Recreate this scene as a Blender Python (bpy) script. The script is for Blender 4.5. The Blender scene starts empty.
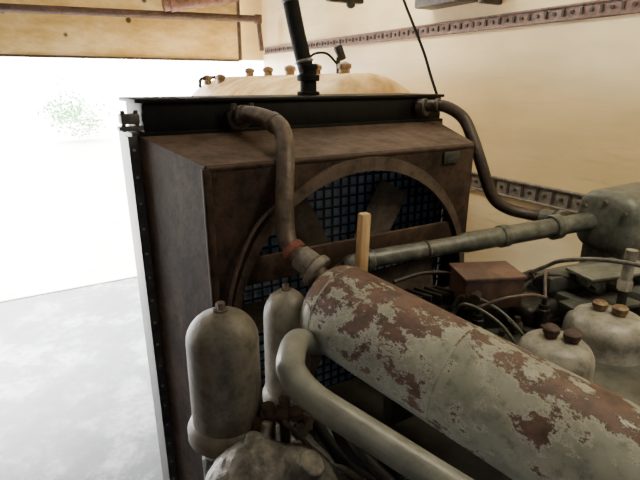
import bpy, bmesh, math, random
from mathutils import Vector, Matrix, Quaternion
random.seed(4)
S=bpy.context.scene
COL=S.collection
V=Vector
# ---------------------------------------------------------------- materials
def base(name):
    m=bpy.data.materials.new(name); m.use_nodes=True
    nt=m.node_tree; return m,nt,nt.nodes["Principled BSDF"]
def noise(nt,scale,detail=6,rough=.6,vec=None,stretch=None):
    tc=nt.nodes.new("ShaderNodeTexCoord"); n=nt.nodes.new("ShaderNodeTexNoise")
    n.inputs["Scale"].default_value=scale; n.inputs["Detail"].default_value=detail; n.inputs["Roughness"].default_value=rough
    if stretch:
        mp=nt.nodes.new("ShaderNodeMapping"); mp.inputs["Scale"].default_value=stretch
        nt.links.new(tc.outputs["Object"],mp.inputs[0]); nt.links.new(mp.outputs[0],n.inputs["Vector"])
    else: nt.links.new(tc.outputs["Object"],n.inputs["Vector"])
    return n.outputs["Fac"]
def ramp(nt,fac,stops):
    r=nt.nodes.new("ShaderNodeValToRGB"); e=r.color_ramp.elements
    while len(e)<len(stops): e.new(.5)
    for i,(p,c) in enumerate(stops):
        e[i].position=p; e[i].color=(c[0],c[1],c[2],1) if hasattr(c,'__len__') else (c,c,c,1)
    nt.links.new(fac,r.inputs[0]); return r.outputs[0]
def mix(nt,fac,a,b,mode='MIX'):
    n=nt.nodes.new("ShaderNodeMixRGB"); n.blend_type=mode
    if isinstance(fac,float): n.inputs[0].default_value=fac
    else: nt.links.new(fac,n.inputs[0])
    for i,x in ((1,a),(2,b)):
        if isinstance(x,tuple): n.inputs[i].default_value=(*x,1)
        else: nt.links.new(x,n.inputs[i])
    return n.outputs[0]
def bump(nt,b,h,st=.3,dist=.004):
    n=nt.nodes.new("ShaderNodeBump"); n.inputs["Strength"].default_value=st; n.inputs["Distance"].default_value=dist
    nt.links.new(h,n.inputs["Height"]); nt.links.new(n.outputs[0],b.inputs["Normal"])
def mottled(name,c1,c2,scale=8,rough=.6,metal=0.,bst=.3,detail=8,stretch=None,c3=None,lo=.35,hi=.65,grime=True,spec=.5,gl=.45,dust=None):
    m,nt,b=base(name)
    f=noise(nt,scale,detail,.65,stretch=stretch)
    stops=[(lo,c1),(hi,c2)]
    if c3: stops.append((min(hi+.1,1),c3))
    col=ramp(nt,f,stops)
    if grime: col=mix(nt,1.0,col,ramp(nt,noise(nt,scale*3.1,10,.75),[(.36,gl),(.56,1.0)]),'MULTIPLY')
    if dust:
        geo=nt.nodes.new("ShaderNodeNewGeometry"); sep=nt.nodes.new("ShaderNodeSeparateXYZ"); nt.links.new(geo.outputs["Normal"],sep.inputs[0])
        mu=nt.nodes.new("ShaderNodeMath"); mu.operation='MULTIPLY'; mu.use_clamp=True
        nt.links.new(sep.outputs[2],mu.inputs[0]); nt.links.new(ramp(nt,noise(nt,scale*2,8,.7),[(.35,.1),(.65,.8)]),mu.inputs[1])
        col=mix(nt,mu.outputs[0],col,dust)
    nt.links.new(col,b.inputs["Base Color"])
    b.inputs["Roughness"].default_value=rough; b.inputs["Metallic"].default_value=metal
    b.inputs["Specular IOR Level"].default_value=spec
    bump(nt,b,noise(nt,scale*6,4),bst)
    return m
def peeling(name,p1,p2,r1,r2,scale=10,th=.52,rough=.55,soft=.018,bst=.7):
    m,nt,b=base(name)
    f1=noise(nt,scale,15,.74,stretch=(1,.7,1)); f2=noise(nt,scale*.2,3,.5)
    s=nt.nodes.new("ShaderNodeMath"); s.operation='MULTIPLY_ADD'; nt.links.new(f2,s.inputs[0]); s.inputs[1].default_value=.6; nt.links.new(f1,s.inputs[2])
    geo=nt.nodes.new("ShaderNodeNewGeometry"); sep=nt.nodes.new("ShaderNodeSeparateXYZ"); nt.links.new(geo.outputs["Normal"],sep.inputs[0])
    s2=nt.nodes.new("ShaderNodeMath"); s2.operation='MULTIPLY_ADD'; nt.links.new(sep.outputs[2],s2.inputs[0]); s2.inputs[1].default_value=.09; nt.links.new(s.outputs[0],s2.inputs[2])
    tc=nt.nodes.new("ShaderNodeTexCoord"); sp=nt.nodes.new("ShaderNodeSeparateXYZ"); nt.links.new(tc.outputs["Object"],sp.inputs[0])
    s3=nt.nodes.new("ShaderNodeMath"); s3.operation='MULTIPLY_ADD'; nt.links.new(sp.outputs[1],s3.inputs[0]); s3.inputs[1].default_value=.13; nt.links.new(s2.outputs[0],s3.inputs[2])
    mm=nt.nodes.new("ShaderNodeMapRange"); nt.links.new(s3.outputs[0],mm.inputs[0])
    mm.inputs[1].default_value=th+.3-soft; mm.inputs[2].default_value=th+.3+soft
    rim=nt.nodes.new("ShaderNodeMapRange"); nt.links.new(s3.outputs[0],rim.inputs[0]); rim.inputs[1].default_value=th+.3-.045; rim.inputs[2].default_value=th+.3-.015
    paint=ramp(nt,noise(nt,scale*.5,8),[(.35,p1),(.65,p2)])
    paint=mix(nt,1.0,paint,ramp(nt,noise(nt,scale*2,12,.8),[(.34,.5),(.48,1.0)]),'MULTIPLY')
    stain=ramp(nt,noise(nt,scale*.4,10,.72),[(.52,0),(.70,.5)])
    paint=mix(nt,stain,paint,(.15,.105,.068))
    pk=mix(nt,rim.outputs[0],paint,tuple(min(1,x*1.25) for x in p2))
    rust=ramp(nt,noise(nt,scale*1.5,8,.7),[(.33,r1),(.55,r2),(.72,(.14,.08,.052))])
    nt.links.new(mix(nt,mm.outputs[0],pk,rust),b.inputs["Base Color"])
    rr=nt.nodes.new("ShaderNodeMapRange"); nt.links.new(mm.outputs[0],rr.inputs[0]); rr.inputs[3].default_value=rough; rr.inputs[4].default_value=.65
    nt.links.new(rr.outputs[0],b.inputs["Roughness"])
    inv=nt.nodes.new("ShaderNodeMath"); inv.operation='SUBTRACT'; inv.inputs[0].default_value=1; nt.links.new(mm.outputs[0],inv.inputs[1])
    bump(nt,b,inv.outputs[0],bst,.003)
    return m
M={}
M['shroud']=mottled("brown_rusty_sheet",(.018,.0105,.007),(.055,.034,.024),7,.7,.0,.5,stretch=(1,1,.5),c3=(.12,.078,.056),spec=.2,gl=.3,dust=(.13,.092,.07))
M['ring']=mottled("brown_ring_paint",(.045,.031,.023),(.10,.072,.055),9,.55,spec=.3)
M['black']=mottled("black_tank_paint",(.002,.002,.002),(.006,.005,.005),8,.6,spec=.15)
M['flange']=mottled("dark_flange_steel",(.022,.02,.019),(.07,.064,.058),10,.5,.1,spec=.4)
M['muffler']=peeling("peeling_grey_green_paint",(.18,.188,.152),(.285,.288,.235),(.035,.018,.013),(.095,.05,.036),19,.592,.38)
M['greenpipe']=mottled("grey_green_pipe_paint",(.05,.056,.047),(.11,.115,.095),12,.42,c3=(.15,.145,.12),gl=.35)
M['elbow']=mottled("grey_manifold_paint",(.135,.143,.122),(.20,.208,.178),6,.4,gl=.7)
M['rustpipe']=mottled("rusty_pipe_steel",(.04,.026,.019),(.115,.085,.064),14,.5,.2,.5,c3=(.07,.03,.018))
M['darkpipe']=mottled("dark_rusty_pipe",(.02,.013,.010),(.055,.038,.029),14,.5,.2,.5)
M['canister']=mottled("beige_grey_canister_paint",(.055,.049,.038),(.13,.116,.09),9,.55,.0,.2,stretch=(1,1,.3),gl=.45)
M['canisterlift']=mottled("canister_paint_shade_lifted",(.13,.12,.095),(.21,.195,.155),7,.5,.0,.15,stretch=(1,1,.3),gl=.6)  # canister paint lightened to offset the shade under pipe and cylinder
M['cast']=mottled("grey_cast_metal",(.035,.033,.028),(.15,.142,.12),12,.55,.1,1.0,gl=.3)
M['castdark']=mottled("dark_greasy_casting",(.008,.0075,.0065),(.030,.027,.022),8,.5,.1,.5,spec=.4)
M['enginegreen']=mottled("grey_green_engine_paint",(.028,.031,.025),(.085,.09,.075),7,.5,.1,.4)
M['housing']=mottled("housing_grey_green_paint",(.07,.077,.064),(.145,.15,.125),9,.5,.0,.5,gl=.45)
M['dome']=mottled("pale_cover_paint",(.18,.172,.14),(.31,.295,.245),8,.45,0,.3,gl=.4)
M['rust']=mottled("brown_rust",(.025,.011,.007),(.08,.036,.022),20,.65,0,.5)
M['boxrust']=mottled("rusty_box_sheet",(.045,.021,.015),(.12,.063,.044),10,.5,0,.4)
M['redclamp']=mottled("red_clamp_paint",(.12,.03,.02),(.21,.06,.035),20,.6)
M['coupling']=mottled("pale_coupling",(.10,.09,.075),(.22,.195,.165),16,.6)
M['bolt']=mottled("dull_bolt_steel",(.12,.115,.11),(.24,.23,.22),16,.5,.2)
M['rubber']=mottled("black_rubber",(.003,.003,.003),(.007,.007,.007),20,.7,spec=.15)
M['cable']=mottled("grey_cable_sheath",(.08,.08,.07),(.16,.15,.13),20,.5)
M['wood']=mottled("pale_handle_wood",(.36,.23,.10),(.50,.35,.18),6,.6,0,.2,stretch=(14,14,1.5),grime=False)
M['rail']=mottled("brown_track_steel",(.12,.07,.055),(.25,.16,.13),20,.6,.1)
M['railgrey']=mottled("grey_track_steel",(.16,.14,.115),(.30,.265,.22),20,.55,.1)
M['slot']=mottled("dark_slot",(.02,.013,.011),(.05,.033,.028),20,.7)
M['bluewire']=mottled("dark_wire",(.005,.006,.008),(.014,.015,.017),20,.5,.3)
M['fan']=mottled("dusty_fan_blade",(.035,.028,.023),(.085,.067,.055),8,.7,spec=.25)
M['tank']=mottled("cream_tank_paint",(.45,.24,.07),(.78,.55,.24),4,.5,0,.2,grime=False,c3=(.85,.71,.43),lo=.36,hi=.54)
M['tankcap']=mottled("tarnished_cap",(.13,.08,.04),(.26,.17,.09),14,.5,.3)
M['plate']=mottled("engraved_plate",(.01,.011,.011),(.05,.055,.05),60,.4,.3)
M['grass']=mottled("foliage_green",(.22,.60,.22),(.40,.78,.36),4,.8,grime=False)
M['pinkrod']=mottled("brown_primed_rod",(.05,.026,.02),(.11,.062,.05),12,.6)
M['pinkpipe']=mottled("pinkish_primed_pipe",(.16,.075,.06),(.27,.145,.12),12,.6)
M['leftwall']=mottled("brown_plywood_wall",(.16,.11,.06),(.26,.19,.11),2,.7,grime=False)
def finmat():
    m,nt,b=base("blue_grey_fins")
    c=ramp(nt,noise(nt,9,6),[(.35,(.13,.17,.22)),(.65,(.25,.31,.37))])
    nt.links.new(c,b.inputs["Base Color"]); b.inputs["Roughness"].default_value=.6
    t=nt.nodes.new("ShaderNodeBsdfTranslucent"); nt.links.new(c,t.inputs[0])
    mx=nt.nodes.new("ShaderNodeMixShader"); mx.inputs[0].default_value=.18
    nt.links.new(b.outputs[0],mx.inputs[1]); nt.links.new(t.outputs[0],mx.inputs[2])
    nt.links.new(mx.outputs[0],nt.nodes["Material Output"].inputs[0]); return m
M['fin']=finmat()
def wallmat():
    m,nt,b=base("cream_painted_wall")
    big=ramp(nt,noise(nt,.9,4,.5),[(.35,(.66,.50,.25)),(.65,(.88,.74,.45))])
    st=ramp(nt,noise(nt,3,6,.6,stretch=(1,.6,2.5)),[(.3,.84),(.6,1.0)])
    sc=ramp(nt,noise(nt,7,10,.75,stretch=(1,.25,3)),[(.30,.76),(.42,1.0)])
    nt.links.new(mix(nt,1.0,mix(nt,1.0,big,st,'MULTIPLY'),sc,'MULTIPLY'),b.inputs["Base Color"]); b.inputs["Roughness"].default_value=.4
    bump(nt,b,noise(nt,30,3),.08); return m
M['wall']=wallmat()
M['ceil']=mottled("pale_ceiling_board",(.45,.41,.34),(.56,.51,.42),2,.8,grime=False)
def panelmat():
    m,nt,b=base("ochre_plywood_panel")
    c=ramp(nt,noise(nt,1.8,9,.72,stretch=(1,1,2.2)),[(.32,(.45,.30,.09)),(.48,(.66,.49,.20)),(.64,(.84,.71,.41))])
    tc=nt.nodes.new("ShaderNodeTexCoord"); vo=nt.nodes.new("ShaderNodeTexVoronoi"); vo.inputs["Scale"].default_value=4.5
    nt.links.new(tc.outputs["Object"],vo.inputs["Vector"])
    d=ramp(nt,vo.outputs["Distance"],[(.08,.1),(.13,1.0)])
    nt.links.new(mix(nt,1.0,c,d,'MULTIPLY'),b.inputs["Base Color"]); b.inputs["Roughness"].default_value=.7; return m
M['panel']=panelmat()
def floormat(name,c1,c2,c3,sc,k=.55,lo=.38,hi=.62,rough=.5,spec=.4):
    m,nt,b=base(name)
    a=ramp(nt,noise(nt,sc,10,.7),[(lo,c1),(.5,c2),(hi,c3)])
    s=ramp(nt,noise(nt,sc*5,12,.8),[(.40,k),(.54,1.0)])
    nt.links.new(mix(nt,1.0,a,s,'MULTIPLY'),b.inputs["Base Color"]); b.inputs["Roughness"].default_value=rough
    b.inputs["Specular IOR Level"].default_value=spec
    bump(nt,b,noise(nt,sc*20,4),.15); return m
M['floor']=floormat("worn_concrete",(.007,.013,.026),(.035,.048,.070),(.22,.24,.27),2.6,.4,.40,.60)
M['ground']=floormat("sunlit_concrete",(.9,.9,.88),(.93,.93,.91),(.95,.95,.93),.8,.8)
# ---------------------------------------------------------------- geometry
def frame(d):
    d=V(d).normalized(); u=d.orthogonal().normalized(); return u,d.cross(u)
def lathe(bm,p0,ax,prof,seg=32):
    p0=V(p0); ax=V(ax).normalized(); u,w=frame(ax); rings=[]
    for t,r in prof:
        c=p0+ax*t
        if r<1e-6: rings.append([bm.verts.new(c)])
        else: rings.append([bm.verts.new(c+(u*math.cos(2*math.pi*i/seg)+w*math.sin(2*math.pi*i/seg))*r) for i in range(seg)])
    for a,b in zip(rings,rings[1:]):
        for i in range(seg):
            j=(i+1)%seg
            if len(a)==1 and len(b)==1: break
            if len(a)==1: bm.faces.new((a[0],b[j],b[i]))
            elif len(b)==1: bm.faces.new((a[i],a[j],b[0]))
            else: bm.faces.new((a[i],a[j],b[j],b[i]))
    if len(rings[0])>1: bm.faces.new(rings[0][::-1])
    if len(rings[-1])>1: bm.faces.new(rings[-1])
def rod(bm,a,b,r,seg=20,ch=0):
    a=V(a);b=V(b);L=(b-a).length
    lathe(bm,a,b-a,[(0,r),(L,r)] if not ch else [(0,r-ch),(ch,r),(L-ch,r),(L,r-ch)],seg)
def smoothpts(pts,sub=8):
    P=[V(p) for p in pts]; P=[P[0]*2-P[1]]+P+[P[-1]*2-P[-2]]; out=[]
    for i in range(1,len(P)-2):
        a,b,c,d=P[i-1:i+3]
        for k in range(sub):
            t=k/sub
            out.append(.5*((2*b)+(c-a)*t+(2*a-5*b+4*c-d)*t*t+(3*b-a-3*c+d)*t**3))
    out.append(P[-2]); return out
def tube(bm,pts,r,seg=16,sub=8,sm=True):
    P=smoothpts(pts,sub) if sm else [V(p) for p in pts]
    n=len(P); T=[(P[min(i+1,n-1)]-P[max(i-1,0)]).normalized() for i in range(n)]
    u,_=frame(T[0]); rings=[]
    for i in range(n):
        if i: u=(T[i-1].rotation_difference(T[i]))@u
        w=T[i].cross(u)
        rr=r(i/(n-1)) if callable(r) else r
        rings.append([bm.verts.new(P[i]+(u*math.cos(2*math.pi*k/seg)+w*math.sin(2*math.pi*k/seg))*rr) for k in range(seg)])
    for a,b in zip(rings,rings[1:]):
        for i in range(seg):
            j=(i+1)%seg; bm.faces.new((a[i],a[j],b[j],b[i]))
    bm.faces.new(rings[0][::-1]); bm.faces.new(rings[-1])
def box(bm,c,s,rot=None,bev=0,seg=2):
    mt=Matrix.Translation(V(c))@(rot.to_4x4() if rot else Matrix())@Matrix.Diagonal((s[0],s[1],s[2],1))
    g=bmesh.ops.create_cube(bm,size=1,matrix=mt)
    if bev:
        es=list({e for v in g['verts'] for e in v.link_edges})
        bmesh.ops.bevel(bm,geom=es,offset=bev,segments=seg,affect='EDGES',profile=.5)
def ball(bm,c,s,sub=3):
    bmesh.ops.create_icosphere(bm,subdivisions=sub,radius=1,matrix=Matrix.Translation(V(c))@Matrix.Diagonal((s[0],s[1],s[2],1)))
def hexbolt(bm,p,ax,r,h):
    lathe(bm,p,ax,[(0,r),(h*.85,r),(h,r*.85)],6)
RZ=lambda d: Matrix.Rotation(math.radians(d),3,'Z')
def mk(name,bm,mat,parent=None,smooth=True,label=None,cat=None,kind=None,group=None,ang=38,voxel=0):
    bmesh.ops.recalc_face_normals(bm,faces=bm.faces)
    xs=[v.co for v in bm.verts]
    lo=V((min(v[i] for v in xs) for i in range(3))); hi=V((max(v[i] for v in xs) for i in range(3)))
    c=(lo+hi)/2
    if parent is None: c.z=lo.z
    for v in bm.verts: v.co-=c
    if smooth:
        for f in bm.faces: f.smooth=True
        for e in bm.edges:
            if len(e.link_faces)==2 and e.calc_face_angle(0)>math.radians(ang): e.smooth=False
    me=bpy.data.meshes.new(name); bm.to_mesh(me); bm.free(); me.materials.append(M[mat])
    o=bpy.data.objects.new(name,me); COL.objects.link(o); o.location=c
    if parent: o.parent=parent; o.matrix_parent_inverse=Matrix.Translation(-parent.location)
    if voxel:
        r=o.modifiers.new("remesh","REMESH"); r.mode='VOXEL'; r.voxel_size=voxel; r.use_smooth_shade=True
        s=o.modifiers.new("smooth","SMOOTH"); s.iterations=3; s.factor=.6
        tx=bpy.data.textures.new(name,"CLOUDS"); tx.noise_scale=.035
        d=o.modifiers.new("pit","DISPLACE"); d.texture=tx; d.strength=.011; d.texture_coords='LOCAL'
    if label: o["label"]=label
    if cat: o["category"]=cat
    if kind: o["kind"]=kind
    if group: o["group"]=group
    return o
def root(name,loc,label,cat,group=None):
    o=bpy.data.objects.new(name,None); COL.objects.link(o); o.location=loc; o.empty_display_size=.05
    o["label"]=label; o["category"]=cat
    if group: o["group"]=group
    return o
B=bmesh.new
def simple(name,mat,fn,**k):
    bm=B(); fn(bm); return mk(name,bm,mat,**k)
# ---------------------------------------------------------------- room
simple("floor",'floor',lambda b: box(b,(-.3,1.4,-.05),(5.4,7.0,.1)),kind="structure",smooth=False)
g=simple("ground",'ground',lambda b: box(b,(0,34.9,-.06),(80,60,.1)),kind="structure",smooth=False)
simple("trim_1",'railgrey',lambda b: box(b,(-.3,4.9,.0),(5.4,.02,.012)),kind="structure",smooth=False)
simple("wall_right",'wall',lambda b: box(b,(2.25,1.4,1.5),(.1,7.0,3.0)),kind="structure",smooth=False)
simple("wall_left",'leftwall',lambda b: box(b,(-2.95,1.4,1.5),(.1,7.0,3.0)),kind="structure",smooth=False)
simple("ceiling",'ceil',lambda b: box(b,(-.35,1.4,3.0),(5.3,7.0,.1)),kind="structure",smooth=False)
simple("wall_back",'wall',lambda b: box(b,(2.06,4.92,2.53),(.28,.04,.84)),kind="structure",smooth=False)
simple("door_1",'panel',lambda b: box(b,(-.52,4.8,2.52),(4.8,.04,.86)),kind="structure",smooth=False)
simple("trim_2",'pinkrod',lambda b: box(b,(-.52,4.77,2.10),(4.8,.03,.018)),kind="structure",smooth=False)
simple("trim_3",'pinkrod',lambda b: box(b,(1.9,4.8,2.5),(.03,.06,.8)),kind="structure",smooth=False)
# rails
def track(name,z,h,y0,y1,mat,label):
    r=root(name,(2.19,(y0+y1)/2,z-h/2),label,"rail")
    def body(b):
        box(b,(2.196,(y0+y1)/2,z),(.008,y1-y0,h))
        for s in (-1,1): box(b,(2.188,(y0+y1)/2,z+s*(h/2-.006)),(.015,y1-y0,.010),bev=.003)
    mk("track_plate",(lambda b:(body(b),b)[1])(B()),mat,r)
    def slots(b):
        y=y0+.03; i=0
        while y<y1-.03:
            if i%2==0: box(b,(2.189,y,z),(.012,.012,h-.04))
            else: rod(b,(2.183,y,z),(2.196,y,z),.009,12)
            y+=.045; i+=1
    mk("track_slots",(lambda b:(slots(b),b)[1])(B()),'slot',r,smooth=False)["kind"]="stuff"
track("logistics_rail",2.2,.07,-.4,4.84,'rail',"brown slotted steel cargo rail high on the cream wall")
track("logistics_rail.001",1.35,.10,-.4,4.84,'railgrey',"grey slotted steel cargo rail low on the cream wall")
simple("wall_beam",'darkpipe',lambda b: (box(b,(2.13,2.15,2.41),(.14,.52,.2),bev=.01),box(b,(2.13,1.9,2.33),(.15,.03,.1),bev=.005)),label="brown steel beam bracket bolted to the cream wall",cat="beam")
def lampb(b):
    rod(b,(1.72,2.6,2.95),(1.72,2.6,2.36),.012); box(b,(1.70,2.6,2.355),(.24,.05,.03),bev=.008); ball(b,(1.74,2.6,2.335),(.03,.025,.025),2); rod(b,(1.58,2.6,2.36),(1.55,2.6,2.42),.012)
simple("hanging_bracket",'castdark',lampb,label="small dark bracket fitting hanging from the ceiling",cat="bracket")
# overhead rod
r=root("overhead_rod",(.9,4.66,2.4),"brown painted steel rod hung below the ochre door panel","rod")
simple("rod_bar",'pinkrod',lambda b: tube(b,[(-2.9,4.66,2.375),(2.05,4.66,2.475)],.032,12,1,False),parent=r)
simple("drop_arm",'pinkrod',lambda b: tube(b,[(2.05,4.66,2.50),(2.08,4.66,2.19)],.022,10,1,False),parent=r)
simple("rod_clamp",'pinkrod',lambda b: box(b,(2.05,4.66,2.475),(.07,.05,.08),bev=.008),parent=r)
simple("door_pipe",'pinkpipe',lambda b: (tube(b,[(1.15,4.6,2.525),(1.3,4.6,2.55),(1.7,4.6,2.62),(1.88,4.65,2.68),(1.9,4.78,2.71)],.05,12),lathe(b,(1.2,4.6,2.535),(.95,0,.2),[(0,.065),(.07,.065)],14)),label="pinkish brown primed pipe with collar crossing the door panel",cat="pipe")
# foliage
def bush(cx,cy,w,h):
    b=B()
    for i in range(620):
        cl=random.randrange(6); ca=cl*1.05
        c=V((cx+math.cos(ca)*w*.5+random.gauss(0,w*.28),cy+random.gauss(0,.3),max(.05,h*(.4+.1*cl%.6)+random.gauss(0,h*.2)))); q=Quaternion((random.gauss(0,1),random.gauss(0,1),random.gauss(0,1),random.gauss(0,1))).normalized()
        s=.075
        vs=[b.verts.new(c+q@V(p)*s) for p in ((-1,0,0),(0,-.45,0),(1,0,0),(0,.45,0))]; b.faces.new(vs)
    return b
mk("shrub",bush(1.3,19,.9,1.3),'grass',smooth=False,label="leafy green shrub growing outside in bright sun",cat="shrub")
# ---------------------------------------------------------------- tank behind radiator
r=root("storage_tank",(1.53,3.0,0),"cream painted horizontal tank with row of caps","tank")
def tk(b):
    R=.5; pr=[]
    for i in range(9):
        a=math.pi/2*i/8; pr.append((.14*(1-math.cos(a)),R*math.sin(a)))
    L=2.2; pr+= [(L-.14*(1-math.cos(math.pi/2*i/8)),R*math.sin(math.pi/2*i/8)) for i in range(8,-1,-1)]
    lathe(b,(1.53,2.0,1.445),(0,1,0),pr,64)
simple("tank_shell",'tank',tk,parent=r,ang=60)
for y in (2.45,3.6): simple("tank_saddle",'tankcap',lambda b: (box(b,(1.53,y,.5),(.8,.08,1.0),bev=.01)),parent=r)
for i,(x,y,z) in enumerate([(1.5,3.6,1.93),(1.5,3.27,1.93),(1.5,2.93,1.93),(1.5,2.6,1.93),(1.5,2.29,1.93),(1.28,3.95,1.88),(1.32,3.75,1.885)]):
    simple("tank_cap",'tankcap',lambda b: lathe(b,(x,y,z),(0,0,1),[(0,.03),(.035,.03),(.04,.038),(.06,.038),(.07,.02),(.075,0)],16),parent=r)
def tv(b):
    rod(b,(1.53,2.4,1.93),(1.53,2.4,2.03),.012); lathe(b,(1.56,2.4,2.02),(-.5,0,.9),[(0,.022),(.07,.026),(.08,.02)],12)
simple("tank_valve",'castdark',tv,parent=r)
simple("tank_wire",'rubber',lambda b: tube(b,[(1.36,2.45,1.92),(1.38,2.45,2.03),(1.46,2.42,2.05),(1.53,2.4,1.99)],.007,8),parent=r)
simple("tank_rim",'darkpipe',lambda b: tube(b,[(1.2,3.9,1.86),(1.22,3.92,1.92),(1.32,3.95,1.935),(1.4,3.95,1.93)],.014,8),parent=r)
# ---------------------------------------------------------------- radiator
rad=root("radiator",(.91,1.6,.0),"tall rusty brown radiator with black top tank and fan shroud","radiator")
simple("skid_base",'flange',lambda b: box(b,(.91,1.62,.075),(1.4,.5,.15),bev=.01),parent=rad)
simple("radiator_core",'fin',lambda b: box(b,(.895,1.46,.97),(1.13,.012,1.44)),parent=rad)
def wires(b):
    x=.36
    while x<1.46: box(b,(x,1.44,.97),(.0065,.0065,1.42)); x+=.036
    z=.28
    while z<1.69: box(b,(.90,1.436,z),(1.12,.0065,.0065)); z+=.036
simple("core_guard_grid",'bluewire',wires,parent=rad,smooth=False)
for x in (.28,1.53): simple("side_frame",'flange',lambda b: box(b,(x,1.72,.95),(.03,.26,1.6),bev=.004),parent=rad)
def flg(b):
    box(b,(.266,1.59,.94),(.024,.008,1.6)); box(b,(.254,1.61,.94),(.005,.05,1.6)); 
simple("side_flange",'flange',flg,parent=rad)
simple("side_flange",'flange',lambda b: box(b,(1.535,1.59,.94),(.04,.008,1.6)),parent=rad)
for i in range(17):
    z=1.70-i*.085
    b=B(); hexbolt(b,(.266,1.586,z),(0,-1,0),.005,.007); mk("flange_bolt",b,'bolt',rad)
CX,CZ,RX,RZZ,XR=.908,1.178,.472,.466,1.392
ZT=1.688
def shroud(b):
    O=[(.281,1.59,.2),(1.515,1.585,.2),(1.515,1.585,1.742),(.281,1.59,1.742)]
    I=[(.38,1.25,.27),(XR,1.25,.27),(XR,1.25,ZT),(.38,1.25,ZT)]
    o=[b.verts.new(p) for p in O]; n=[b.verts.new(p) for p in I]
    for k in range(4):
        j=(k+1)%4; b.faces.new((o[k],o[j],n[j],n[k]))
    N=64
    circ=[b.verts.new((CX+RX*math.cos(2*math.pi*k/N),1.25,CZ+RZZ*math.sin(2*math.pi*k/N))) for k in range(N)]
    back=[b.verts.new((CX+RX*math.cos(2*math.pi*k/N),1.28,CZ+RZZ*math.sin(2*math.pi*k/N))) for k in range(N)]
    for k in range(N):
        j=(k+1)%N; b.faces.new((circ[k],circ[j],back[j],back[k]))
    per=[]
    for k in range(N):
        a=2*math.pi*k/N; dx,dz=math.cos(a),math.sin(a); t=1e9
        if dx>1e-6: t=min(t,(XR-CX)/dx)
        if dx<-1e-6: t=min(t,(.38-CX)/dx)
        if dz>1e-6: t=min(t,(ZT-CZ)/dz)
        if dz<-1e-6: t=min(t,(.27-CZ)/dz)
        per.append(b.verts.new((CX+dx*t,1.25,CZ+dz*t)))
    for k in range(N):
        j=(k+1)%N; b.faces.new((circ[k],per[k],per[j],circ[j]))
        pa,pb=per[k].co,per[j].co
        if abs(pa.x-pb.x)>1e-5 and abs(pa.z-pb.z)>1e-5:
            c=min(n,key=lambda v:(v.co-(pa+pb)/2).length)
            b.faces.new((per[k],c,per[j]))
simple("fan_shroud",'shroud',shroud,parent=rad)
def ringf(b,do,di,y0,y1):
    N=72; q=[]
    for (dd,y) in ((do,y1),(do,y0),(di,y0),(di,y1)):
        q.append([b.verts.new((CX+(RX+dd*(.3 if dd>0 else 1))*math.cos(2*math.pi*k/N),y,CZ+(RZZ+dd)*math.sin(2*math.pi*k/N))) for k in range(N)])
    for a in range(4):
        for k in range(N):
            j=(k+1)%N; b.faces.new((q[a][k],q[a][j],q[(a+1)%4][j],q[(a+1)%4][k]))
simple("shroud_ring",'ring',lambda b: ringf(b,.030,-.014,1.238,1.256),parent=rad)
simple("shroud_edge_strip",'shroud',lambda b: (rod(b,(.387,1.259,.27),(.387,1.259,1.680),.014,16),rod(b,(.387,1.258,1.678),(1.388,1.258,1.678),.012,16)),parent=rad)
simple("fan_hub",'fan',lambda b: lathe(b,(CX-.02,1.28,CZ-.02),(0,1,0),[(0,0),(0,.05),(.02,.08),(.12,.08),(.12,0)],24),parent=rad)
for k in range(6):
    a=math.radians(60*k+60)
    def blade(b):
        rows=[]
        for i in range(6):
            rr=.07+.37*i/5; w=.052+.012*i/5; tw=math.radians(20-8*i/5)
            c=V((CX-.02+rr*math.cos(a),1.35,CZ-.02+rr*math.sin(a))); t=V((-math.sin(a),0,math.cos(a)))
            d=t*math.cos(tw)+V((0,1,0))*math.sin(tw)
            nn=V((math.cos(a),0,math.sin(a))).cross(d).normalized()*.003
            rows.append([b.verts.new(c+d*w+nn),b.verts.new(c-d*w+nn),b.verts.new(c-d*w-nn),b.verts.new(c+d*w-nn)])
        for p,q in zip(rows,rows[1:]):
            for j in range(4): b.faces.new((p[j],p[(j+1)%4],q[(j+1)%4],q[j]))
        b.faces.new(rows[0]); b.faces.new(rows[-1])
    simple("fan_blade",'fan',blade,parent=rad)
def ttank(b):
    box(b,(.92,1.72,1.79),(1.24,.27,.105),bev=.010)
    box(b,(.91,1.715,1.845),(1.26,.29,.012),bev=.003)
simple("top_tank",'black',ttank,parent=rad)
simple("tank_lip",'black',lambda b: box(b,(.915,1.715,1.745),(1.26,.28,.012),bev=.003),parent=rad)
def ear(b):
    box(b,(.264,1.60,1.793),(.055,.05,.03),bev=.004); box(b,(.264,1.60,1.765),(.07,.05,.012),bev=.003)
    for x in (.245,.283): rod(b,(x,1.59,1.755),(x,1.59,1.818),.007,8)
simple("mounting_ear",'flange',ear,parent=rad)
simple("data_plate",'plate',lambda b: box(b,(1.275,1.243,1.645),(.075,.006,.042),bev=.002),parent=rad)
simple("cross_strut",'shroud',lambda b: box(b,(.907,1.262,1.36),(.89,.016,.085),bev=.004),parent=rad)
simple("conduit",'ring',lambda b: tube(b,[(.60,1.225,1.58),(.50,1.22,1.50),(.43,1.22,1.35),(.405,1.22,1.18),(.41,1.22,.9)],.006,8),parent=rad)
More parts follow.
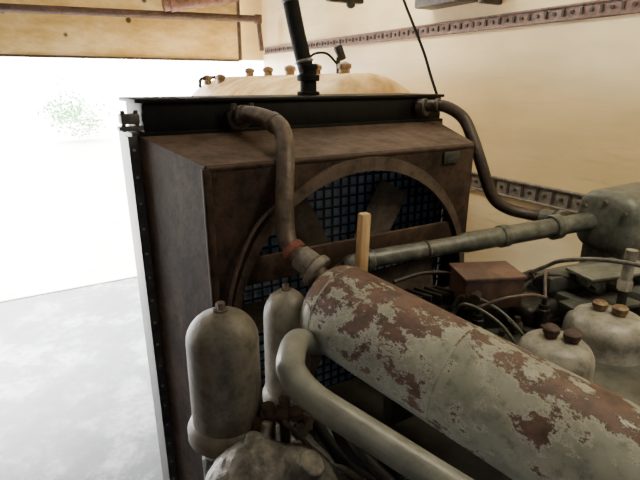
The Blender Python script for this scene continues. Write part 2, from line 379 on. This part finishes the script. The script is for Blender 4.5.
# ---------------------------------------------------------------- coolant pipe 1
p=root("coolant_pipe",(.6,1.1,1.42),"rusty bent coolant pipe from black tank to peeling cylinder","pipe")
simple("pipe_body",'rustpipe',lambda b: tube(b,[(.60,1.575,1.785),(.615,1.50,1.80),(.64,1.40,1.79),(.645,1.32,1.765),(.62,1.25,1.70),(.59,1.20,1.60),(.575,1.17,1.51),(.572,1.14,1.465),(.59,1.09,1.435),(.615,1.03,1.395)],.027,20),parent=p)
def hc(b,c,ax,r,l):
    ax=V(ax).normalized(); lathe(b,V(c)-ax*l/2,ax,[(0,r-.004),(.004,r),(l-.004,r),(l,r-.004)],24)
simple("inlet_collar",'darkpipe',lambda b: (hc(b,(.60,1.56,1.785),(0.02,-1,.08),.04,.04),hc(b,(.607,1.52,1.795),(.1,-1,.1),.034,.03)),parent=p)
simple("elbow_collar",'rustpipe',lambda b: hc(b,(.643,1.37,1.782),(.05,-1,-.25),.031,.035),parent=p)
simple("hose_clamp",'redclamp',lambda b: hc(b,(.577,1.125,1.455),(.3,-.8,-.5),.034,.024),parent=p)
simple("coupling_hose",'coupling',lambda b: (hc(b,(.595,1.085,1.432),(.45,-.8,-.45),.036,.05),hc(b,(.610,1.055,1.412),(.45,-.8,-.5),.048,.024)),parent=p)
for x in (-.03,.03): simple("clamp_bolt",'darkpipe',lambda b: hexbolt(b,(.607+x,1.53,1.815),(0,0,1),.009,.02),parent=p)
# coolant pipe 2
p=root("coolant_pipe.001",(1.6,1.3,1.38),"slim dark rusty pipe curving from black tank to engine","pipe")
simple("pipe_body",'darkpipe',lambda b: tube(b,[(1.40,1.575,1.80),(1.43,1.53,1.808),(1.455,1.47,1.805),(1.48,1.40,1.765),(1.49,1.35,1.69),(1.51,1.31,1.59),(1.54,1.29,1.50),(1.57,1.27,1.445),(1.62,1.24,1.41),(1.67,1.20,1.395),(1.70,1.15,1.39),(1.71,1.07,1.392)],.0235,18),parent=p)
simple("inlet_collar",'darkpipe',lambda b: (hc(b,(1.41,1.56,1.80),(.4,-1,.1),.036,.04),hc(b,(1.44,1.505,1.808),(.5,-1,0),.03,.02)),parent=p)
simple("outlet_collar",'greenpipe',lambda b: (hc(b,(1.70,1.12,1.39),(.1,-1,0),.034,.05),hc(b,(1.708,1.075,1.392),(.1,-1,0),.04,.02)),parent=p)
# water pipe
p=root("water_pipe",(1.2,.98,1.39),"straight grey-green water pipe with collars above the engine","pipe")
WA,WB=V((.78,1.08,1.40)),V((1.69,.95,1.422))
simple("pipe_body",'greenpipe',lambda b: tube(b,[(.71,1.13,1.24),(.715,1.12,1.34),(.735,1.095,1.38),tuple(WA),tuple(WA.lerp(WB,.3)),tuple(WA.lerp(WB,.6)),tuple(WB)],lambda t:.027 if t<.72 else .033,20),parent=p)
for t,rr,l in ((.57,.038,.035),(.82,.044,.035),(.02,.034,.025),(.24,.031,.012)):
    c=WA.lerp(WB,t)
    simple("pipe_collar",'greenpipe' if l>.015 else 'rustpipe',lambda b: hc(b,c,WB-WA,rr,l),parent=p)
simple("wooden_handle",'wood',lambda b: box(b,(.715,.99,1.49),(.03,.026,.17),rot=Matrix.Rotation(.03,3,'Y'),bev=.006),label="pale square wooden handle standing upright by the pipe",cat="wood stick")
# top hose & cable
p=root("black_hose",(.95,1.72,1.85),"black rubber hose rising from the radiator tank","hose")
simple("hose_body",'rubber',lambda b: tube(b,[(.955,1.72,1.93),(.945,1.74,2.0),(.93,1.77,2.12),(.915,1.79,2.25),(.90,1.82,2.5),(.89,1.85,2.95)],.031,16),parent=p)
simple("hose_fitting",'rubber',lambda b: (hc(b,(.957,1.715,1.90),(0,0,1),.032,.10),hc(b,(.957,1.715,1.915),(0,0,1),.044,.025),hc(b,(.956,1.718,1.955),(0,0,1),.039,.02),hc(b,(.957,1.715,1.858),(0,0,1),.044,.015)),parent=p)
simple("hose_band",'bolt',lambda b: hc(b,(.921,1.785,2.19),(-.1,.1,1),.034,.014),parent=p)
simple("hose_band",'bolt',lambda b: hc(b,(.949,1.732,1.975),(-.15,.2,1),.036,.012),parent=p)
simple("black_cable",'rubber',lambda b: tube(b,[(1.54,1.62,1.85),(1.552,1.68,1.93),(1.553,1.73,2.02),(1.555,1.82,2.15),(1.56,1.9,2.26),(1.58,2.1,2.55),(1.6,2.3,2.94)],.0065,8),label="thin black cable hanging down to the radiator corner",cat="cable")
# ---------------------------------------------------------------- cylinder
A=V((.612,1.022,1.337)); Bq=V((.915,.04,1.185)); ax=(Bq-A).normalized(); L=(Bq-A).length
p=root("heat_exchanger",(.7,.5,1.15),"large horizontal cylinder with peeling grey-green paint over rust","cylinder")
R=.121
pr=[(0,0),(0,.058),(.003,.084),(.012,.102),(.03,.115),(.05,R)]+[(.05+(L-.09)*i/12,R) for i in range(1,13)]+[(L-.01,.09),(L,0)]
simple("cylinder_shell",'muffler',lambda b: lathe(b,A,ax,pr,64),parent=p,ang=60)
for t in (.055,.40): simple("weld_band",'muffler',lambda b: lathe(b,A+ax*t,ax,[(0,R-.003),(.002,R+.001),(.006,R+.001),(.008,R-.003)],64),parent=p)
for t in (.25,.7):
    c=A+ax*t
    simple("support_saddle",'castdark',lambda b: box(b,c+V((.02,0,-.14)),(.1,.04,.16),bev=.01),parent=p)
# ---------------------------------------------------------------- elbow manifold pipe
p=root("manifold_pipe",(.45,.6,1.2),"smooth grey elbow pipe bending from beneath the peeling cylinder","pipe")
simple("pipe_body",'elbow',lambda b: tube(b,[(.60,.965,1.235),(.54,.945,1.265),(.48,.905,1.308),(.44,.855,1.340),(.397,.790,1.362),(.368,.735,1.358),(.380,.675,1.332),(.432,.60,1.296),(.484,.525,1.263),(.536,.45,1.230),(.588,.375,1.197),(.66,.27,1.15)],.0292,24),parent=p)
# ---------------------------------------------------------------- filters
def filt(n,x,y,z0,z1,r,mat,lb):
    p=root(n,(x,y,z0-.04),lb,"filter canister",group="domed filter canisters beside the engine")
    H=z1-z0
    pr=[(0,r),(.01,r*1.02),(H*.72,r)]+[(H*.72+H*.24*math.sin(a),r*(math.cos(a)*.86+.14)) for a in [math.pi/2*i/8 for i in range(1,8)]]+[(H*.965,.018),(H*.97,0)]
    simple("canister_shell",mat,lambda b: lathe(b,(x,y,z0),(0,0,1),pr,48),parent=p,ang=60)
    simple("canister_nut",'rustpipe',lambda b: (lathe(b,(x,y,z0+H*.95),(0,0,1),[(0,.014),(.008,.014)],20),hexbolt(b,(x,y,z0+H*.97),(0,0,1),.0095,.016)),parent=p)
    simple("canister_base",mat,lambda b: lathe(b,(x,y,z0-.06),(0,0,1),[(0,r*.8),(.02,r*1.06),(.03,r*1.18),(.05,r*1.18),(.06,r*1.12),(.068,r*1.0)],40),parent=p)
filt("filter_canister",.254,.80,1.25,1.500,.069,'canister',"beige-grey domed filter canister beside the radiator shroud")
filt("filter_canister.001",.512,1.047,1.08,1.392,.062,'canisterlift',"domed filter canister tucked behind the cylinder end, paint lightened against shade")
# casting
def cast(b):
    ball(b,(.25,.66,1.17),(.10,.09,.115)); ball(b,(.32,.62,1.17),(.08,.09,.10)); ball(b,(.21,.6,1.16),(.065,.06,.09)); ball(b,(.28,.56,1.18),(.05,.05,.06))
    rod(b,(.25,.80,1.06),(.25,.80,1.185),.055); rod(b,(.30,.60,1.22),(.325,.575,1.285),.026); box(b,(.33,.68,1.10),(.2,.2,.16),bev=.03)
    box(b,(.4,.82,1.05),(.12,.16,.12),bev=.02); rod(b,(.2,.62,1.22),(.18,.60,1.265),.02); rod(b,(.26,.68,1.25),(.26,.68,1.295),.016); rod(b,(.29,.70,1.24),(.30,.71,1.285),.013)
    lathe(b,(.335,.60,1.20),(.5,-.6,.5),[(0,.045),(.02,.045)],20)
simple("pump_casting",'cast',cast,voxel=.0045,label="lumpy grey cast housing below the filter canisters",cat="pump housing")
simple("casting_bracket",'castdark',lambda b: (box(b,(.42,.74,.90),(.4,.4,.22),bev=.03),box(b,(.3,.7,.82),(.2,.3,.3),bev=.02),box(b,(.50,1.0,.965),(.14,.24,.10),bev=.02)),label="dark greasy bracket carrying the filter housing",cat="bracket")
# valve fittings
p=root("valve_fitting",(.34,.73,1.26),"rusty brown valve and fittings between canisters and pipe","valve")
simple("valve_body",'rust',lambda b: (rod(b,(.315,.735,1.22),(.315,.735,1.30),.013,12),rod(b,(.30,.74,1.275),(.375,.71,1.28),.012,12),hexbolt(b,(.355,.718,1.277),(.9,-.3,.1),.018,.022),ball(b,(.34,.725,1.277),(.02,.02,.02),2),rod(b,(.345,.725,1.2),(.345,.725,1.31),.011,12)),parent=p)
simple("valve_wheel",'rust',lambda b: (lathe(b,(.295,.738,1.26),(-.8,-.5,.3),[(0,.016),(.006,.02),(.014,.02),(.018,.014)],10)),parent=p)
simple("valve_nut",'darkpipe',lambda b: hexbolt(b,(.38,.71,1.255),(.3,-.9,.2),.018,.02),parent=p)
simple("valve_nut",'darkpipe',lambda b: hexbolt(b,(.36,.695,1.245),(0,-.6,.8),.016,.018),parent=p)
simple("valve_line",'darkpipe',lambda b: tube(b,[(.33,.70,1.28),(.35,.65,1.26),(.36,.6,1.23),(.37,.55,1.2),(.36,.5,1.1)],.005,10),parent=p)
for i,(pts,rr,mt,lb) in enumerate([
 ([(.40,.70,1.25),(.42,.62,1.20),(.47,.58,1.15),(.5,.45,1.08)],.012,'rubber',"black hose running down beside the grey elbow pipe"),
 ([(.38,.64,1.20),(.405,.58,1.22),(.44,.5,1.18),(.42,.42,1.1)],.006,'rustpipe',"thin rusty line looping below the grey elbow pipe"),
 ([(.50,.83,1.20),(.51,.80,1.17),(.52,.7,1.12),(.55,.6,1.08)],.014,'castdark',"dark greasy hose behind the elbow pipe"),
 ([(.44,.80,1.24),(.46,.74,1.16),(.44,.66,1.10),(.4,.6,1.06)],.008,'greenpipe',"thin grey-green line dropping behind the elbow pipe")]):
    simple("engine_hose"+("" if i==0 else ".%03d"%i),mt,lambda b: tube(b,pts,rr,12),label=lb,cat="hose")
# ---------------------------------------------------------------- engine
e=root("diesel_engine",(1.05,.5,.0),"dark grey-green diesel engine block between cylinder and wall","engine")
simple("engine_block",'castdark',lambda b: (box(b,(1.08,.45,.60),(.9,1.25,.84),bev=.02),box(b,(1.08,.3,.12),(1.1,2.0,.24),bev=.02)),parent=e)
def head(b):
    box(b,(1.21,.68,1.11),(.55,.62,.22),bev=.01)
    for i in range(4): box(b,(.93,.42+.16*i,1.14),(.03,.05,.12),bev=.01)
simple("cylinder_head",'enginegreen',head,parent=e)
def rocker(b):
    box(b,(1.30,.86,1.25),(.34,.22,.08),bev=.025,seg=3); box(b,(1.30,.86,1.225),(.38,.25,.02),bev=.006)
simple("rocker_cover",'castdark',rocker,parent=e)
def ledge(b):
    box(b,(1.36,.66,1.30),(.30,.09,.012),rot=RZ(-12),bev=.003); box(b,(1.40,.78,1.335),(.34,.07,.05),rot=RZ(-8),bev=.01)
    box(b,(1.28,.72,1.25),(.04,.3,.12),bev=.008); box(b,(1.5,.62,1.28),(.16,.2,.1),bev=.02)
simple("intake_bracket",'enginegreen',ledge,parent=e)
simple("pale_plate",'housing',lambda b: (box(b,(1.42,.70,1.372),(.26,.10,.010),rot=RZ(-14),bev=.003),box(b,(1.33,.735,1.355),(.012,.05,.04),rot=RZ(-14)),box(b,(1.52,.67,1.355),(.012,.05,.04),rot=RZ(-14))),parent=e)
def ribs(b):
    for i in range(5): box(b,(.87+.03*i,.975-.01*i,1.30),(.010,.09,.035),rot=RZ(20),bev=.003)
    box(b,(.95,.95,1.27),(.24,.12,.03),bev=.008); box(b,(.95,.95,1.18),(.2,.08,.16),bev=.008)
simple("ribbed_cooler",'castdark',ribs,parent=e)
for (x,y) in ((1.0,.74),(1.12,.70),(1.15,.95),(1.42,.92),(1.22,.76),(1.10,.77)):
    simple("head_stud",'rustpipe',lambda b: (rod(b,(x,y,1.2),(x,y,1.27),.009,10),hexbolt(b,(x,y,1.235),(0,0,1),.018,.02)),parent=e)
for (x,y,h) in ((1.16,.735,1.31),(1.26,.80,1.33),(.97,.80,1.30)):
    simple("injector",'castdark',lambda b: (rod(b,(x,y,1.2),(x,y,h),.014,14),hexbolt(b,(x,y,h-.03),(0,0,1),.019,.018),rod(b,(x,y,h),(x,y,h+.02),.007,10)),parent=e)
for k,(pts,rr,mt) in enumerate([
 ([(.96,.9,1.22),(.97,.86,1.33),(1.0,.75,1.32),(1.05,.65,1.22)],.0045,'greenpipe'),
 ([(.94,.88,1.22),(.93,.82,1.33),(.96,.72,1.31),(1.0,.66,1.22)],.0045,'greenpipe'),
 ([(1.12,.8,1.3),(1.2,.8,1.36),(1.3,.76,1.35),(1.4,.7,1.28)],.005,'castdark'),
 ([(.82,.98,1.36),(.92,.97,1.37),(1.02,.95,1.35),(1.1,.9,1.28)],.006,'castdark'),
 ([(.97,.80,1.32),(1.02,.76,1.35),(1.10,.74,1.35),(1.16,.735,1.33)],.005,'rustpipe'),
 ([(1.16,.735,1.33),(1.2,.77,1.37),(1.24,.79,1.37),(1.26,.80,1.35)],.005,'rustpipe')]):
    simple("fuel_line",mt,lambda b: tube(b,pts,rr,10),parent=e)
# junction box
p=root("junction_box",(1.07,.86,1.24),"small rusty brown lidded metal box on the engine","metal box")
simple("box_body",'boxrust',lambda b: box(b,(1.065,.865,1.335),(.17,.12,.085),rot=RZ(-24),bev=.005),parent=p)
simple("box_lid",'boxrust',lambda b: box(b,(1.065,.865,1.383),(.18,.13,.012),rot=RZ(-24),bev=.004),parent=p)
simple("box_stand",'castdark',lambda b: box(b,(1.065,.865,1.26),(.12,.08,.08),rot=RZ(-24)),parent=p)
simple("cable_gland",'darkpipe',lambda b: rod(b,(.99,.83,1.34),(.96,.81,1.34),.016,10),parent=p)
simple("cable_gland",'darkpipe',lambda b: rod(b,(1.13,.80,1.37),(1.15,.775,1.39),.014,10),parent=p)
simple("grey_cable",'cable',lambda b: tube(b,[(1.14,.79,1.385),(1.13,.73,1.43),(1.12,.68,1.465),(1.14,.60,1.49),(1.16,.50,1.50),(1.2,.38,1.49),(1.3,.25,1.42)],.0055,10),label="grey sheathed cable arching from the rusty box",cat="cable")
# domes
def dome(n,x,y,zt,r,caps,lb):
    p=root(n,(x,y,1.2),lb,"engine cover",group="pale round engine covers")
    H=.13
    pr=[(0,r*1.04),(.012,r*1.04),(.016,r*.99),(H*.62,r*.96)]+[(H*.62+H*.38*math.sin(a),r*.96*(.5+.5*math.cos(a))) for a in [math.pi/2*i/8 for i in range(1,9)]]+[(H+.003,0)]
    simple("cover_shell",'dome',lambda b: lathe(b,(x,y,zt-H),(0,0,1),pr,48),parent=p,ang=60)
    for (cx,cy,cz,m) in caps:
        simple("filler_cap",m,lambda b: lathe(b,(cx,cy,cz-.03),(0,0,1),[(0,.014),(.014,.016),(.016,.019),(.027,.019),(.032,.014),(.034,0)],20),parent=p)
dome("engine_cover",.98,.575,1.33,.089,[(.975,.59,1.358,'rust'),(1.0,.553,1.353,'rust')],"pale grey round cover with two rusty caps")
dome("engine_cover.001",1.25,.605,1.315,.108,[(1.245,.63,1.340,'tankcap'),(1.26,.585,1.340,'tankcap')],"pale grey round cover with two brassy caps")
# housing at end of water pipe
p=root("thermostat_housing",(1.75,.85,1.25),"grey-green cast rounded housing at the end of the water pipe","housing")
def hous(b):
    N=40; rings=[]
    for (x,s) in ((1.685,.75),(1.69,.88),(1.705,.97),(1.72,1.0),(1.98,1.0),(2.0,.95)):
        ring=[]
        for k in range(N):
            a=2*math.pi*k/N; ca,sa=math.cos(a),math.sin(a); e_=.62
            ring.append(b.verts.new((x,.90+.11*s*math.copysign(abs(ca)**e_,ca),1.428+.11*s*math.copysign(abs(sa)**e_,sa))))
        rings.append(ring)
    for p_,q_ in zip(rings,rings[1:]):
        for k in range(N): b.faces.new((p_[k],p_[(k+1)%N],q_[(k+1)%N],q_[k]))
    b.faces.new(rings[0][::-1]); b.faces.new(rings[-1])
simple("housing_body",'housing',hous,parent=p)
for y in (.83,.90,.97): simple("cap_bolt",'rustpipe',lambda b: hexbolt(b,(1.69,y,1.50 if y==.90 else 1.475),(-1,0,0),.009,.014),parent=p)
simple("housing_foot",'housing',lambda b: (box(b,(1.81,.90,1.27),(.2,.16,.16),bev=.02),box(b,(1.69,.76,1.23),(.22,.12,.14),rot=RZ(-20),bev=.02)),parent=p)
simple("housing_pedestal",'castdark',lambda b: box(b,(1.78,.85,.6),(.28,.3,1.2),bev=.02),parent=p)
simple("sensor",'dome',lambda b: (rod(b,(1.33,.62,1.36),(1.33,.62,1.475),.015,14),hexbolt(b,(1.33,.62,1.36),(0,0,1),.019,.03)),parent=e)
simple("sensor_stand",'castdark',lambda b: rod(b,(1.33,.62,1.2),(1.33,.62,1.38),.012,12),parent=e)
# ---------------------------------------------------------------- world & lights
w=bpy.data.worlds.new("world"); S.world=w; w.use_nodes=True; nt=w.node_tree
bg=nt.nodes["Background"]
tc=nt.nodes.new("ShaderNodeTexCoord"); vm=nt.nodes.new("ShaderNodeVectorMath"); vm.operation='DOT_PRODUCT'
nt.links.new(tc.outputs["Generated"],vm.inputs[0]); vm.inputs[1].default_value=V((-.25,.95,.12)).normalized()
mr=nt.nodes.new("ShaderNodeMapRange"); nt.links.new(vm.outputs["Value"],mr.inputs[0])
mr.inputs[1].default_value=.2; mr.inputs[2].default_value=.9; mr.inputs[3].default_value=.4; mr.inputs[4].default_value=30
nt.links.new(mr.outputs[0],bg.inputs["Strength"]); bg.inputs["Color"].default_value=(1,.985,.96,1)
sd=bpy.data.lights.new("sun","SUN"); sd.energy=40; sd.angle=math.radians(28); sd.color=(1,.98,.95)
so=bpy.data.objects.new("sun",sd); COL.objects.link(so); so.location=(-5,12,10)
so.rotation_euler=V((.2,-.76,-.90)).to_track_quat('-Z','Y').to_euler()
def area(n,loc,tgt,sz,en,col=(1,1,1)):
    d=bpy.data.lights.new(n,"AREA"); d.shape='RECTANGLE'; d.size=sz[0]; d.size_y=sz[1]; d.energy=en; d.color=col
    o=bpy.data.objects.new(n,d); COL.objects.link(o); o.location=loc; o.rotation_euler=(V(tgt)-V(loc)).to_track_quat('-Z','Y').to_euler()
area("fill_light",(1.45,.2,2.85),(2.0,.7,1.5),(.8,.3),29,(1,.89,.66))  # unseen fill light, added to brighten the right wall and cylinder top
area("fill_light.001",(1.4,2.6,2.9),(2.2,2.4,2.4),(.9,.2),30,(1,.95,.80))  # second added fill, no fitting, lifts the wall around the upper rail
# ---------------------------------------------------------------- camera
th=math.radians(30.48); pp=math.atan(158/481)
F=V((math.sin(th),math.cos(th),0)); d=F*math.cos(pp)-V((0,0,1))*math.sin(pp)
cd=bpy.data.cameras.new("camera"); cd.sensor_width=36; cd.lens=481/640*36; cd.clip_start=.02; cd.clip_end=200
c=bpy.data.objects.new("camera",cd); COL.objects.link(c); c.location=(0,0,1.9); c.rotation_euler=d.to_track_quat('-Z','Y').to_euler(); S.camera=c
